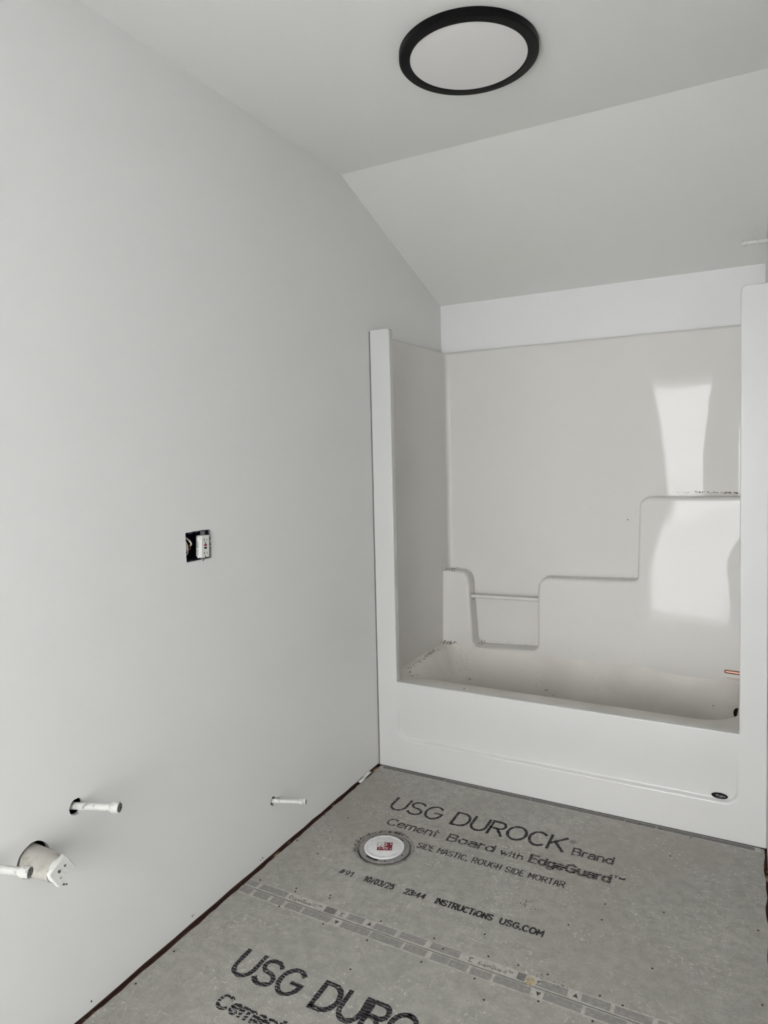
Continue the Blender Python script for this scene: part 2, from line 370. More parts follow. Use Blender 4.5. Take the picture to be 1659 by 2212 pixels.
    return G[ch]
def stroke_text(body, x0, x1, base, cap, sw, gap=.26, z=ZP):
    gl = [glyph(c) for c in body]; tot = sum(g[0] for g in gl) + gap*(len(gl)-1); kx = (x1-x0-sw)/tot; cx = x0+sw/2
    bm = bmesh.new(); zz = z
    for w_, pls in gl:
        for pl in pls:
            P_ = [Vector((cx + x*kx, base + sw/2 + y*(cap-sw), 0)) for x, y in pl]; Q = [P_[0]]
            for a, b in zip(P_, P_[1:]):
                n = max(1, int((b-a).length/(sw*.7)))
                Q += [a.lerp(b, i/n) for i in range(1, n+1)]
            prev = None; zz += .000004
            for i, p in enumerate(Q):
                t0 = (Q[i]-Q[max(i-1, 0)]); t1 = (Q[min(i+1, len(Q)-1)]-Q[i])
                t0 = t0.normalized() if t0.length > 1e-7 else t1.normalized(); t1 = t1.normalized() if t1.length > 1e-7 else t0
                t = (t0+t1); t = t.normalized() if t.length > .2 else t1
                nrm = Vector((-t.y, t.x, 0)); k = min(1.5, 1/max(.5, nrm.dot(Vector((-t1.y, t1.x, 0)))))
                h = sw/2*k*random.uniform(.86, 1.14)
                if i == 0: p = p - t*sw*.4
                if i == len(Q)-1: p = p + t*sw*.4
                c0 = bm.verts.new((p.x+nrm.x*h, p.y+nrm.y*h, zz)); c1 = bm.verts.new((p.x-nrm.x*h, p.y-nrm.y*h, zz))
                if prev: bm.faces.new((prev[1], c1, c0, prev[0]))
                prev = (c0, c1)
        cx += (w_+gap)*kx
    me = bpy.data.meshes.new('lettering'); bm.to_mesh(me); bm.free(); return me
def write(parent, dy, rows, dx=0.0):
    for body, x0, x1, base, cap, fat, m, shear in rows:
        me = stroke_text(body, x0+dx, x1+dx, base+dy, cap, fat, .20 if m in (M_ink1, M_ink2) else .30) if fat > 0 else text_mesh(body, x0+dx, x1+dx, base+dy, cap, -fat, shear)
        link('lettering', me, m, parent)
rows = [
 ('USG', .212, .432, -.320, .098, .0100, M_ink1, 0), ('DUROCK', .474, .903, -.320, .098, .0108, M_ink1, 0),
 ('\u00ae', .908, .930, -.249, .020, -.0001, M_ink3, 0),
 ('Brand', .928, 1.069, -.319, .048, .0072, M_ink2, 0),
 ('Cement', .258, .470, -.424, .050, .0072, M_ink2, 0), ('Board', .505, .685, -.424, .050, .0080, M_ink2, 0),
 ('with', .706, .788, -.424, .036, .0055, M_ink2, 0),
 ('EdgeGuard', .806, 1.078, -.424, .052, .0096, M_ink2, 0), ('\u2122', 1.080, 1.118, -.397, .026, -.01, M_ink2, 0),
 ('SIDE MASTIC, ROUGH SIDE MORTAR', .428, .951, -.509, .034, .0046, M_ink3, 0),
 ('#91', .259, .311, -.755, .028, .0040, M_ink3, 0),
 ('10/03/25', .352, .464, -.755, .030, .0052, M_ink4, 0), ('23:44', .500, .574, -.755, .030, .0054, M_ink4, 0),
 ('INSTRUCTIONS', .608, .796, -.755, .030, .0056, M_ink4, 0), ('USG.COM', .816, .949, -.755, .030, .0058, M_ink4, 0)]
write(board1, 0, rows)
rows2 = [r for r in rows if r[3] > -.5]
write(board2, -.936, [(b, a0, a1, s, c, f*1.36 if f > 0 else f, m, sh) for b, a0, a1, s, c, f, m, sh in rows2], .006)

# ---- edge bands: pale strip with printed cells, arrows and small words
def flat(bm, x0, x1, y0, y1, z):
    vs = [bm.verts.new(p) for p in ((x0,y0,z),(x1,y0,z),(x1,y1,z),(x0,y1,z))]; bm.faces.new(vs)
def band(board, y_in, y_edge, cells, dark=(), tris=(), words=(), x0=GAPL+.004, x1=W-.02):
    s = 1 if y_edge > y_in else -1                     # which way the board edge lies
    bm = bmesh.new(); flat(bm, x0, x1, min(y_in, y_edge), max(y_in, y_edge), .00012)
    edge = fin('edge_band', bm, M_tape, board)
    ya, yb = y_in + s*.0045, y_edge - s*.0035; ylo, yhi = min(ya, yb), max(ya, yb)
    for lst, m in ((cells, M_cell), (dark, M_celld)):
        for a, b in lst:
            bm = bmesh.new(); j = random.uniform(-.001, .001); flat(bm, a+.001, b-.001, ylo+j, yhi+j, .00025)
            fin('printed_cell', bm, m, board)
    for x, up in tris:
        bm = bmesh.new(); h = .011; ym = (ylo+yhi)/2
        q = [(x-.007, ym-h*.6), (x+.007, ym-h*.6), (x, ym+h*.7)] if up else [(x-.007, ym+h*.6), (x, ym-h*.7), (x+.007, ym+h*.6)]
        bm.faces.new([bm.verts.new((a, b, .00028)) for a, b in q]); fin('printed_arrow', bm, M_tri, board)
    for t, a, b in words:
        link('lettering', text_mesh(t, a, b, ylo+.005, .014, 0, z=.0003), M_ink3, board)
b1_in = SEAM+.036; e1 = SEAM+.0022
band(board1, b1_in, e1, [(.017,.060),(.070,.176),(.399,.457),(.491,.565),(.576,.660),(.674,.765),(.990,1.061),(1.094,1.167),(1.175,1.265),(1.275,1.36),(1.37,1.46)],
     dark=[(.319,.359),(.926,.950)], tris=[(.476,True),(1.080,True)], words=[('EdgeGuard\u2122', .188, .307), ('EdgeGuard\u2122', .819, .914)])
band(board2, SEAM-.036, SEAM-.0022, [(.018,.063),(.074,.132),(.141,.189),(.198,.257),(.261,.363),(.399,.495),(.499,.603),(.608,.678),(.691,.745),(.745,.801),(.807,.868),(.874,.974),(1.006,1.104),(1.111,1.21),(1.22,1.31),(1.32,1.42)],
     tris=[(.383,False),(.993,False)])
band(board1, -.029, -.001, [], dark=[(.03,.33),(.33,.70),(.70,1.06),(1.06,1.17),(1.17,1.49)])
# little printed emblem squares in the upper band
for x in (.380, .795, .985):
    bm = bmesh.new(); flat(bm, x-.006, x+.006, SEAM+.008, SEAM+.012, .0003); flat(bm, x-.005, x+.001, SEAM+.015, SEAM+.026, .0003); flat(bm, x+.001, x+.006, SEAM+.021, SEAM+.026, .0003)
    fin('printed_emblem', bm, M_celld, board1)
# tan glue smear and brown smudges by it
def blob(name, x, y, rx, ry, m, parent, z=.00045, n=16, j=.25):
    bm = bmesh.new(); bm.faces.new([bm.verts.new((x+rx*math.cos(2*PI*i/n)*(1+random.uniform(-j,j)), y+ry*math.sin(2*PI*i/n)*(1+random.uniform(-j,j)), z)) for i in range(n)])
    return fin(name, bm, m, parent)
blob('glue_smear', .962, SEAM+.014, .013, .014, M_tan, board1)['label'] = 'tan smear beside the board seam'
def specks(name, pts, m, parent, r0, r1, z0=0.0, flatten=.5, lab=None):
    bm = bmesh.new()
    for p in pts:
        r = random.uniform(r0, r1); mt = Matrix.Translation(p) @ Matrix.Rotation(random.uniform(0, 6), 4, 'Z') @ Matrix.Diagonal((r*random.uniform(.6,1.6), r, r*flatten, 1))
        bmesh.ops.create_icosphere(bm, subdivisions=1, radius=1, matrix=mt)
    o = fin(name, bm, m, parent); o['kind'] = 'stuff'
    if lab: o['label'] = lab
    return o
def cloud(cx, cy, sx, sy, n, z=.0): return [(random.gauss(cx, sx), random.gauss(cy, sy), z) for _ in range(n)]
specks('brown_smudge', cloud(1.02, -.912, .020, .010, 20) + cloud(.865, -.633, .016, .018, 24), M_dirt, board1, .0008, .0024, flatten=.2, lab='brown smudge on the grey board')
# screws: dark countersunk heads
scr = bmesh.new(); lathe(scr, (0,0,.0003), (0,0,1), [(0,0),(0,.0012),(.0003,.0022),(0.0002,.0029),(-.0003,.0031)], 10)
scm = bpy.data.meshes.new('screw'); bmesh.ops.recalc_face_normals(scr, faces=scr.faces); scr.to_mesh(scm); scr.free(); scm.materials.append(M_dirt)
def px_floor(u, v):                                  # measured pixel -> board point
    d = _f + _r*((u-847.5)/1464.8) - _u*((v-1056.4)/1464.8); o = M4.translation; t = -o.z/d.z; return (o + d*t).xy
sp1 = [(562,1901),(640,1919),(638,1926),(714,1934),(712,1940),(823,1990),(938,2027),(1055,2066),(1120,2085),(1183,2105),(1296,2151),(1345,2172),(1047,2018),(1228,1998),(1307,1953),(1448,1849),(1434,1971),(1638,2010),(1409,2092),(1647,2171),(1300,1987),(1492,1809),(1380,1780),(1427,1791),(1104,1712),(903,1669),(1196,1731),(1030,1700),(752,1767),(642,1815),(686,1844),(700,1760),(957,2050)]
sp2 = [(603,1958),(698,1996),(793,2031),(757,2094),(910,2078),(1025,2114),(1163,2163),(1280,2206),(376,2055),(293,2125),(1045,2160)]
for b, l in ((board1, sp1), (board2, sp2)):
    for u, v in l:
        q = px_floor(u, v); o = bpy.data.objects.new('screw', scm); COL.objects.link(o); o.parent = b; o.location = (q.x, q.y, 0)
# ragged jigsaw marks and mortar around the flange hole
bm = bmesh.new()
for i in range(60):
    a = random.uniform(PI*.42, PI*1.22); r0 = random.uniform(.097, .103); L_ = random.uniform(.008, .026)
    c = FC + Vector((math.cos(a), math.sin(a), 0))*r0; d = Vector((math.cos(a+random.uniform(-.9, -.3)), math.sin(a+random.uniform(-.9, -.3)), 0)); nn = Vector((-d.y, d.x, 0))*random.uniform(.0009, .0019)
    bm.faces.new([bm.verts.new(q + Vector((0,0,.0005))) for q in (c-nn, c+nn, c+d*L_)])
for i in range(26):
    a = random.uniform(0, 2*PI); c = FC + Vector((math.cos(a), math.sin(a), 0))*random.uniform(.100, .116); d = Vector((-math.sin(a), math.cos(a), 0))*random.uniform(.003, .009); nn = Vector((math.cos(a), math.sin(a), 0))*.0009
    bm.faces.new([bm.verts.new(q + Vector((0,0,.0005))) for q in (c-d, c+nn, c+d)])
o = fin('saw_marks', bm, M_dirt, board1); o['kind'] = 'stuff'
bm = bmesh.new(); n = 60
ri = [bm.verts.new((FC.x+math.cos(2*PI*i/n)*.1005, FC.y+math.sin(2*PI*i/n)*.1005, .0003)) for i in range(n)]
ro = [bm.verts.new((FC.x+math.cos(2*PI*i/n)*(.108+random.uniform(-.004,.004)), FC.y+math.sin(2*PI*i/n)*(.108+random.uniform(-.004,.004)), .0002)) for i in range(n)]
for i in range(n): bm.faces.new((ri[i], ri[(i+1)%n], ro[(i+1)%n], ro[i]))
fin('mortar_ring', bm, M_grout, board1)

# loose paper tape in the gap by the tub
bm = bmesh.new(); pts = [(.004,-.085,.002),(.010,-.11,.010),(.006,-.14,.004),(.012,-.165,.006),(.008,-.19,.001)]
prev = None
for x, y, z in pts:
    a = bm.verts.new((x-.004, y, z+.004)); b = bm.verts.new((x+.006, y+.004, z-.001))
    if prev: bm.faces.new((prev[0], prev[1], b, a))
    prev = (a, b)
o = fin('paper_scrap', bm, M_paper); md = o.modifiers.new('thickness', 'SOLIDIFY'); md.thickness = .0008
tag(o, 'crumpled white paper scrap wedged in the gap between left wall and grey floor board', 'paper scrap')

# ------------------------------------------------------------------ tub and shower surround
tub = empty('tub_shower_surround', (.762, 0, 0), 'white one-piece tub and shower surround with stepped shelves filling the alcove', 'bathtub')
XL, XR = .004, 1.5262; IX0, IX1 = .100, 1.440; RZ = .390; TZ = 1.930
def arc(cx, cz, r, a0, a1, n=5): return [(cx+r*math.cos(math.radians(a0+(a1-a0)*i/n)), cz+r*math.sin(math.radians(a0+(a1-a0)*i/n))) for i in range(n+1)]
xs = [XL, .055, IX0, IX1, 1.475, XR]; zs = [0.0, .045, .365, RZ]
polys = []
for i in range(5):
    for j in range(3):
        if 1 <= i <= 3 and j == 1: continue           # opening for the moulded apron panel
        polys.append([(xs[i], zs[j]), (xs[i+1], zs[j]), (xs[i+1], zs[j+1]), (xs[i], zs[j+1])])
r = .012
polys += [[(XL, RZ), (.055, RZ), (IX0, RZ)] + arc(IX0-r, TZ-r, r, 0, 90) + arc(XL+.004, TZ-.004, .004, 90, 180, 2)]
r = .022
polys += [[(IX1, RZ), (1.475, RZ), (XR, RZ)] + arc(XR-.004, TZ-.004, .004, 0, 90, 2) + arc(IX1+r, TZ-r, r, 90, 180)]
bm = bmesh.new(); prism2d(bm, polys, 0.0, .034, (.055, 1.475, .045, .365))
fl = fin('front_flange', bm, M_gel); bevel(fl, .011, 5, 60); keep(fl, tub); fl['label'] = 'smooth white front posts and apron border'
# apron panel: shallow recess that fades out upwards, rounded lower corners
def sstep(a, b, x):
    t = max(0, min(1, (x-a)/(b-a))); return t*t*(3-2*t)
ax0, ax1, az0, az1 = .055, 1.475, .045, .365; NX, NZ = 300, 96
bm = bmesh.new(); g = []
for j in range(NZ+1):
    z = az0 + (az1-az0)*j/NZ; row = []
    for i in range(NX+1):
        x = ax0 + (ax1-ax0)*i/NX
        cx, cz, hx, hz, rr = .769, .40, .671, .268, .05      # rounded rectangle, lower edge at z .132
        qx = abs(x-cx)-(hx-rr); qz = abs(z-cz)-(hz-rr)
        sd = min(max(qx, qz), 0) + math.hypot(max(qx, 0), max(qz, 0)) - rr   # <0 inside
        dpt = .0135*sstep(0, -.011, sd) * (1 - sstep(.15, .345, z))
        row.append(bm.verts.new((x, dpt, z)))
    g.append(row)
for j in range(NZ):
    for i in range(NX): bm.faces.new((g[j][i], g[j][i+1], g[j+1][i+1], g[j+1][i]))
ap = fin('apron_panel', bm, M_gel, None, True, 80, recalc=False); keep(ap, tub)

# rim deck and basin: lofted rounded rectangles
def rrect(x0, x1, y0, y1, r, z, k=12, s=14, ra=None):
    rs = ra or (r, r, r, r)                           # corner radii: front-right, back-right, back-left, front-left
    pts = []
    cs_ = [(x1-rs[0], y0+rs[0], -90, rs[0]), (x1-rs[1], y1-rs[1], 0, rs[1]), (x0+rs[2], y1-rs[2], 90, rs[2]), (x0+rs[3], y0+rs[3], 180, rs[3])]
    for q, (cx, cy, a0, rr) in enumerate(cs_):
        arcp = [(cx+rr*math.cos(math.radians(a0+90*i/k)), cy+rr*math.sin(math.radians(a0+90*i/k))) for i in range(k+1)]
        nx = cs_[(q+1) % 4]; e = (nx[0]+nx[3]*math.cos(math.radians(nx[2])), nx[1]+nx[3]*math.sin(math.radians(nx[2]))); a = arcp[-1]
        pts += arcp + [(a[0]+(e[0]-a[0])*i/s, a[1]+(e[1]-a[1])*i/s) for i in range(1, s)]
    return [(x, y, z) for x, y in pts]
rings = [rrect(.012, 1.512, .0115, .700, .01, .3902),
         rrect(.050, 1.452, .100, .6535, 0, .3860, ra=(.16,.10,.03,.10)), rrect(.058, 1.446, .108, .6530, 0, .3825, ra=(.16,.10,.035,.10)), rrect(.068, 1.440, .115, .6525, 0, .3745, ra=(.16,.10,.045,.10)),
         rrect(.080, 1.436, .119, .6505, 0, .364, ra=(.16,.10,.07,.10)),
         rrect(.122, 1.425, .125, .6410, 0, .300, ra=(.15,.10,.09,.11)), rrect(.168, 1.415, .135, .6270, 0, .210, ra=(.15,.11,.10,.12)), rrect(.212, 1.402, .148, .6120, 0, .130, ra=(.15,.12,.11,.13)),
         rrect(.245, 1.385, .165, .596, 0, .090, ra=(.15,.13,.12,.13)), rrect(.290, 1.355, .195, .566, 0, .066, ra=(.14,.13,.12,.13)), rrect(.36, 1.30, .25, .51, 0, .058, ra=(.12,.12,.12,.12))]
bm = bmesh.new(); VR = [[bm.verts.new(p) for p in R] for R in rings]
for A, B in zip(VR, VR[1:]):
    for i in range(len(A)): bm.faces.new((A[i], A[(i+1)%len(A)], B[(i+1)%len(B)], B[i]))
bm.faces.new(VR[-1])
bs = fin('basin', bm, M_basin, None, True, 50); keep(bs, tub); bs['label'] = 'dusty bone coloured basin and rim'

# upper wall panels: one continuous shell with coved corners
SX0, SX1, SY = .040, 1.487, .752
plan = [(IX0-.006, .030), (IX0-.03, .034), (SX0-.018, .050), (SX0-.0245, .075)]
plan += [(SX0-.0245*(1-i/12), .075+(SY-.03-.075)*i/12) for i in range(1, 13)]
plan += [(SX0+.024-.024*math.cos(math.radians(a)), SY-.024+.024*math.sin(math.radians(a))) for a in (22, 45, 68, 90)]
plan += [(SX0+.024+d, SY) for d in (.001, .003, .007, .014)] + [(SX0+.024+(SX1-SX0-.048)*i/96, SY) for i in range(2, 95)] + [(SX1-.024-d, SY) for d in (.014, .007, .003, .001, 0)]
plan += [(SX1-.024+.024*math.sin(math.radians(a)), SY-.024+.024*math.cos(math.radians(a))) for a in (22, 45, 68, 90)]
plan += [(SX1, SY-.03-(SY-.03-.075)*i/12) for i in range(1, 13)] + [(SX1-.006, .050), (IX1+.03, .034), (IX1+.006, .030)]
XP = [.0005, .002, .005, .010, .018] 
plan = [q for q in plan]
heights = [.34+.03*i for i in range(53)]; heights = [z for z in heights if z < 1.9] + [1.906]
bm = bmesh.new(); rows_ = []
def wave(x, z):                                      # the moulded panel is not perfectly flat
    amp = .0010 + .0017*(1-sstep(1.15, 1.75, z)) - .0006*sstep(1.7, 1.9, z)
    m = sstep(.85, 1.0, x)*(1-sstep(1.40, 1.47, x))
    return -amp*math.cos(2*PI*(x-1.205)/.62)*m + .0005*math.sin(x*9+z*5)*sstep(.08, .3, x)*(1-sstep(1.35, 1.45, x))
for z in heights: rows_.append([bm.verts.new((x, y + (wave(x, z) if y > SY-1e-6 else 0), z)) for x, y in plan])
c = Vector((.76, .35)); 
def outw(x, y, d):
    if y > SY-.001 and SX0+.02 < x < SX1-.02: return (x, y+d)
    return (x + (-d if x < .76 else d), y + (d if y > SY-.03 else 0))
for d, z in ((.004, 1.916), (.012, 1.920), (.034, 1.921)): rows_.append([bm.verts.new((*outw(x, y, min(d, .034)), z)) for x, y in plan])
for A, B in zip(rows_, rows_[1:]):
    for i in range(len(A)-1): bm.faces.new((A[i], A[i+1], B[i+1], B[i]))
sw = fin('wall_panel', bm, M_gelin, None, True, 60, recalc=False); keep(sw, tub)

# moulded lower panel with steps, pillar, recess
YP = .672
prof = [(SX0-.002, .25)] + [(1.489, .25), (1.489, 1.182)]
def fillet(pts, radii):
    out = []
    n = len(pts)
    for i in range(n):
        p = Vector(pts[i]); r = radii[i]
        if r <= 0: out.append(tuple(p)); continue
        a = Vector(pts[i-1])-p; b = Vector(pts[(i+1)%n])-p; a.normalize(); b.normalize()
        th = a.angle(b); t = r/math.tan(th/2); c = p + (a+b).normalized()*(r/math.sin(th/2))
        s0 = p+a*t - c; s1 = p+b*t - c; a0 = math.atan2(s0.y, s0.x); a1 = math.atan2(s1.y, s1.x); da = (a1-a0+PI)%(2*PI)-PI
        out += [(c.x+r*math.cos(a0+da*k/7), c.y+r*math.sin(a0+da*k/7)) for k in range(8)]
    return out
P = [(SX0-.002, .368), (1.489, .368), (1.489, 1.172), (1.022, 1.165), (1.012, .778), (.545, .764), (.545, .402), (.205, .385), (.178, .772), (SX0-.002, .772)]
Rr = [0, 0, 0, .045, .020, .055, .030, .035, .052, 0]
poly = fillet(P, Rr)
bm = bmesh.new()
def ydraft(z): return YP - .014*(1-sstep(.35, .77, z)) - .0*z
fv = [bm.verts.new((x, YP, z)) for x, z in poly]
bk = [bm.verts.new((x + 0, SY+.004, z)) for x, z in poly]
front = bm.faces.new(fv)
for i in range(len(poly)): bm.faces.new((fv[i], bk[i], bk[(i+1)%len(poly)], fv[(i+1)%len(poly)]))
bmesh.ops.recalc_face_normals(bm, faces=bm.faces)
fe = [e for e in front.edges if not (abs(e.verts[0].co.x-e.verts[1].co.x) < 1e-4 and abs(e.verts[0].co.x-1.489) < .01) and min(v.co.z for v in e.verts) > .372]
bmesh.ops.bevel(bm, geom=fe, offset=.016, offset_type='OFFSET', segments=6, profile=.5, affect='EDGES', clamp_overlap=True)
for i in range(1, 60):
    x = .98 + .0085*i
    bmesh.ops.bisect_plane(bm, geom=bm.verts[:]+bm.edges[:]+bm.faces[:], dist=1e-6, plane_co=(x,0,0), plane_no=(1,0,0))
for i in range(1, 62):
    bmesh.ops.bisect_plane(bm, geom=bm.verts[:]+bm.edges[:]+bm.faces[:], dist=1e-6, plane_co=(0,0,.368+i*.0135), plane_no=(0,0,1))
for v in bm.verts:
    x, z = v.co.x, v.co.z
    f = sstep(SY, YP+.016, v.co.y)
    m = sstep(1.04, 1.16, x)
    d = -(.007 + .022*sstep(.86, 1.18, z))*(0 if x < .98 else ((x-.98)**2/.16 if x < 1.06 else x-1.02)) + m*.00010*math.sin(x*30 + z*17) + m*.00007*math.sin(z*60+x*9) 
    d += .048*(z-.77)
    v.co.y += d*f
sp = fin('shelf_panel', bm, M_gelin)
[setattr(p, 'use_smooth', True) for p in sp.data.polygons]; sp.data.set_sharp_from_angle(angle=math.radians(50)); keep(sp, tub); sp['label'] = 'stepped moulded panel with ledges and a square recess'
# splay of recess sides: the pillar leans back towards the recess floor
# moulded strip along the left panel at ledge height
bm = bmesh.new(); tube(bm, [(.156,.700,.640), (.25,.700,.6425), (.40,.700,.646), (.56,.700,.650)], .0090, 14)
tb = fin('grab_rod', bm, M_gelin, None, True); keep(tb, tub); tb['label'] = 'thin moulded rod across the recess'
lath('rod_joint', (.455, .700, .6478), (1,0,0), [(0,.0078),(.0,.0085),(.004,.0085),(.004,.0078)], M_dirt, None, 14).parent = tb
bpy.data.objects['rod_joint'].matrix_parent_inverse = Matrix.Identity(4)
# small corner filler where basin meets lower panel (back ledge)
# badge on apron
bd = empty('badge', (0,0,0)); bpy.data.objects.remove(bd)
bm = bmesh.new()
def oval(bm, cx, cz, rx, rz, y0, y1, n=32):
    a = [bm.verts.new((cx+rx*math.cos(2*PI*i/n), y0, cz+rz*math.sin(2*PI*i/n))) for i in range(n)]; b = [bm.verts.new((v.co.x*.96+cx*.04, y1, v.co.z*.96+cz*.04)) for v in a]
    bm.faces.new(b)
    for i in range(n): bm.faces.new((a[i], a[(i+1)%n], b[(i+1)%n], b[i]))
oval(bm, 1.3785, .1535, .0265, .0098, .0095, .0065)
bg_ = fin('oval_badge', bm, M_black); keep(bg_, tub); bg_['label'] = 'black oval badge with silver emblem low on the apron'
bm = bmesh.new()
for pts in ([(-.016,.002),(-.006,.006),(.000,.0035),(-.008,-.001)], [(-.004,.000),(.008,.0055),(.013,.002),(.004,-.003)], [(-.010,-.0045),(.010,-.0052),(.011,-.0040),(-.009,-.0032)], [(.010,.0015),(.020,.0035),(.019,-.001),(.012,-.0025)]):
    bm.faces.new([bm.verts.new((1.3785+a, .0062, .1535+b)) for a, b in pts])
em = fin('emblem', bm, M_zinc); em.parent = bg_
# dirt: dried debris along the seams of the basin, shelves
# grime fleck clusters on the back of the basin
from mathutils.bvhtree import BVHTree
bpy.context.view_layer.update()
dgx = bpy.context.evaluated_depsgraph_get()
def bvh(o): return BVHTree.FromObject(o, dgx)
trees = [(bvh(o), o.matrix_world.copy()) for o in (bs, sp, sw)]
def cast(u, v):
    d = (_f + _r*((u-847.5)/1464.8) - _u*((v-1056.4)/1464.8)).normalized(); best = None
    for t, mw in trees:
        mi = mw.inverted(); h = t.ray_cast(mi @ M4.translation, mi.to_3x3() @ d)
        if h[0] is not None and (best is None or h[3] < best[1]): best = (mw @ h[0], h[3])
    return best[0] if best else None

qo = cast(1593, 1541)
dr = lath('overflow_hole', qo + Vector((.0, .0, .0)), (-.75, -.62, .2), [(-.004,.0),(-.004,.016),(.0015,.016),(.003,.019),(.0005,.020),(-.006,.020)], M_dark, None, 28); keep(dr, tub)
D = []; D2 = []; CUR = D
def around(u, v, su, sv_, n):
    for _ in range(n):
        q = cast(random.gauss(u, su), random.gauss(v, sv_))
        if q is not None: CUR.append(tuple(q))
def along(u0, v0, u1, v1, n, j, pw=1.0):
    for _ in range(n):
        t = random.random()**pw; q = cast(u0+(u1-u0)*t+random.gauss(0, j), v0+(v1-v0)*t+random.gauss(0, j))
        if q is not None: CUR.append(tuple(q))
# fine specks
around(1013, 1467, 2.5, 2, 10); around(990, 1455, 16, 14, 34); around(960, 1430, 30, 22, 40); around(1005, 1415, 8, 14, 12)
around(1165, 1470, 9, 7, 20); around(1186, 1500, 10, 5, 16); around(1288, 1482, 3, 6, 8); around(1250, 1450, 120, 30, 34)
around(975, 1490, 2, 2, 4); around(1018, 1406, 6, 4, 8); around(1280, 1530, 3, 2, 3); around(1490, 1190, 1, 1, 2)
along(968, 1395, 1005, 1402, 16, 2); along(1003, 1403, 1018, 1478, 20, 2.5); along(885, 1466, 1020, 1490, 30, 4)
along(1180, 1245, 1380, 1247, 40, 1.3); along(1410, 1063, 1598, 1065, 90, 1.0, .6); along(1045, 1384, 1160, 1392, 50, 1.4); along(1016, 1245, 1034, 1285, 16, 2)
along(1005, 1232, 1020, 1240, 8, 2); around(930, 1300, 18, 60, 12); around(1290, 1090, 70, 40, 6); around(1075, 1327, .8, .8, 3)
along(1180, 1492, 1210, 1510, 24, 1)
# larger dark debris
CUR = D2
around(967, 1388, 9, 2.0, 60); along(940, 1404, 922, 1416, 26, 2.2); along(884, 1446, 950, 1400, 34, 1.6); around(884, 1450, 2.5, 4, 12); around(893, 1460, 4, 1.5, 7)
around(972, 1229, 9, 2.2, 34); around(1045, 1387, 4, 3, 14); around(1014, 1467, 1.5, 1.5, 5); around(1003, 1489, 1.5, 1.2, 4); around(1255, 1252, 6, 1, 5); around(1540, 1524, .8, .8, 3)
around(1356, 1123, .5, .6, 3); around(1327, 1062, .5, .5, 2); around(857, 1452, .8, 7, 14); around(1127, 1292, 3, 1.4, 8); around(1022, 1291, 1, 2, 6); around(1180, 1490, 2, 1.5, 6)
along(1500, 1062, 1598, 1065, 40, .8)
specks('dirt', D, M_dirt, tub, .0006, .0019, lab='scattered fine dark specks inside the tub').location = -tub.location
specks('dirt', D2, M_dirt, tub, .0012, .0034, flatten=.6, lab='dark dried debris along corners and ledges').location = -tub.location

# ------------------------------------------------------------------ plumbing stubs
def pipe(name, a, b, r, rc, mp, mend, label, cat, cap_len=.016, group=None, bend=0.0):
    a = Vector(a); b = Vector(b); d = (b-a).normalized(); L_ = (b-a).length
    root = empty(name, a, label, cat, group)
    bm = bmesh.new(); start = -.06
    pts = [d*(start + (L_-cap_len*.6-start)*i/10) + Vector((0, 0, -bend*math.sin(PI*i/10))) for i in range(11)]
    tube(bm, pts, r, 18); fin('tube', bm, mp, root, True)
    o = lath('end_cap', d*(L_-cap_len), d, [(-.006, r*1.02), (-.002, rc*.93), (0, rc), (cap_len*.8, rc), (cap_len, rc*.93), (cap_len, rc*.72)], mp, root, 22, .02)
    lath('cap_face', d*(L_-cap_len), d, [(cap_len-.0005, rc*.86), (cap_len+.0008, rc*.80), (cap_len+.0012, 0)], mend, root, 22)
    return root
pipe('supply_pipe', (0,-1.519,.5375), (.104,-1.481,.5385), .0088, .0130, M_pipe, M_grey, 'white painted capped supply stub above the drain pipe, pointing out of the left wall', 'pipe', .018)
pipe('supply_pipe', (0,-.754,.1885), (.104,-.708,.1865), .0073, .0100, M_pipe, M_dkend, 'short white capped supply stub low on the wall near the toilet flange', 'pipe', .018)
pipe('supply_pipe', (0,-1.756,.515), (.100,-1.714,.507), .0088, .0125, M_pipe, M_grey, 'white painted supply stub at the left edge, end beside the drain pipe', 'pipe', .018)
# drain stub
A = Vector((0, -1.640, .4675)); dp = empty('drain_pipe', A, 'cream painted sink drain stub with a plaster-smeared square cap', 'drain pipe')
dd = Vector((.105, .000, -.001)).normalized()
bm = bmesh.new(); lathe(bm, (0,0,0), dd, [(-.06,.0315),(.0,.0315),(.045,.0308),(.062,.0300),(.066,.0270),(.085,.0265)], 30, .012); fin('tube', bm, M_pvc, dp, True)
bm = bmesh.new()
d_, a_, b_ = frame_of(dd); sq = []
lathe(bm, dd*.078, dd, [(0,.024),(.004,.0255),(.013,.0255),(.016,.024)], 26, .03)
fin('collar', bm, M_cap, dp, True)
bm = bmesh.new(); ang = math.radians(33); q8 = []
ex = Vector((0, math.cos(ang), math.sin(ang))); ez = Vector((0, -math.sin(ang), math.cos(ang)))
outl = [(-.026,-.022),(-.022,-.025),(.022,-.026),(.027,-.023),(.028,.022),(.024,.027),(-.020,.028),(-.024,.023)]
f0 = [bm.verts.new(dd*.092 + ex*x + ez*z) for x, z in outl]; f1 = [bm.verts.new(dd*.103 + ex*x*.95 + ez*z*.95) for x, z in outl]
bm.faces.new(f1); bm.faces.new(list(reversed(f0)))
for i in range(8): bm.faces.new((f0[i], f0[(i+1)%8], f1[(i+1)%8], f1[i]))
capo = fin('square_cap', bm, M_cap, dp); bevel(capo, .0018, 2)
bm = bmesh.new()
for x, z, s in ((-.004,.010,.0045), (.011,.006,.0035), (-.010,-.006,.0022)):
    vs = [bm.verts.new(dd*.1036 + ex*(x+s*math.cos(t)*random.uniform(.6,1.3)) + ez*(z+s*math.sin(t)*random.uniform(.6,1.3))) for t in [2*PI*k/7 for k in range(7)]]; bm.faces.new(vs)
fin('recess', bm, M_grey, capo)
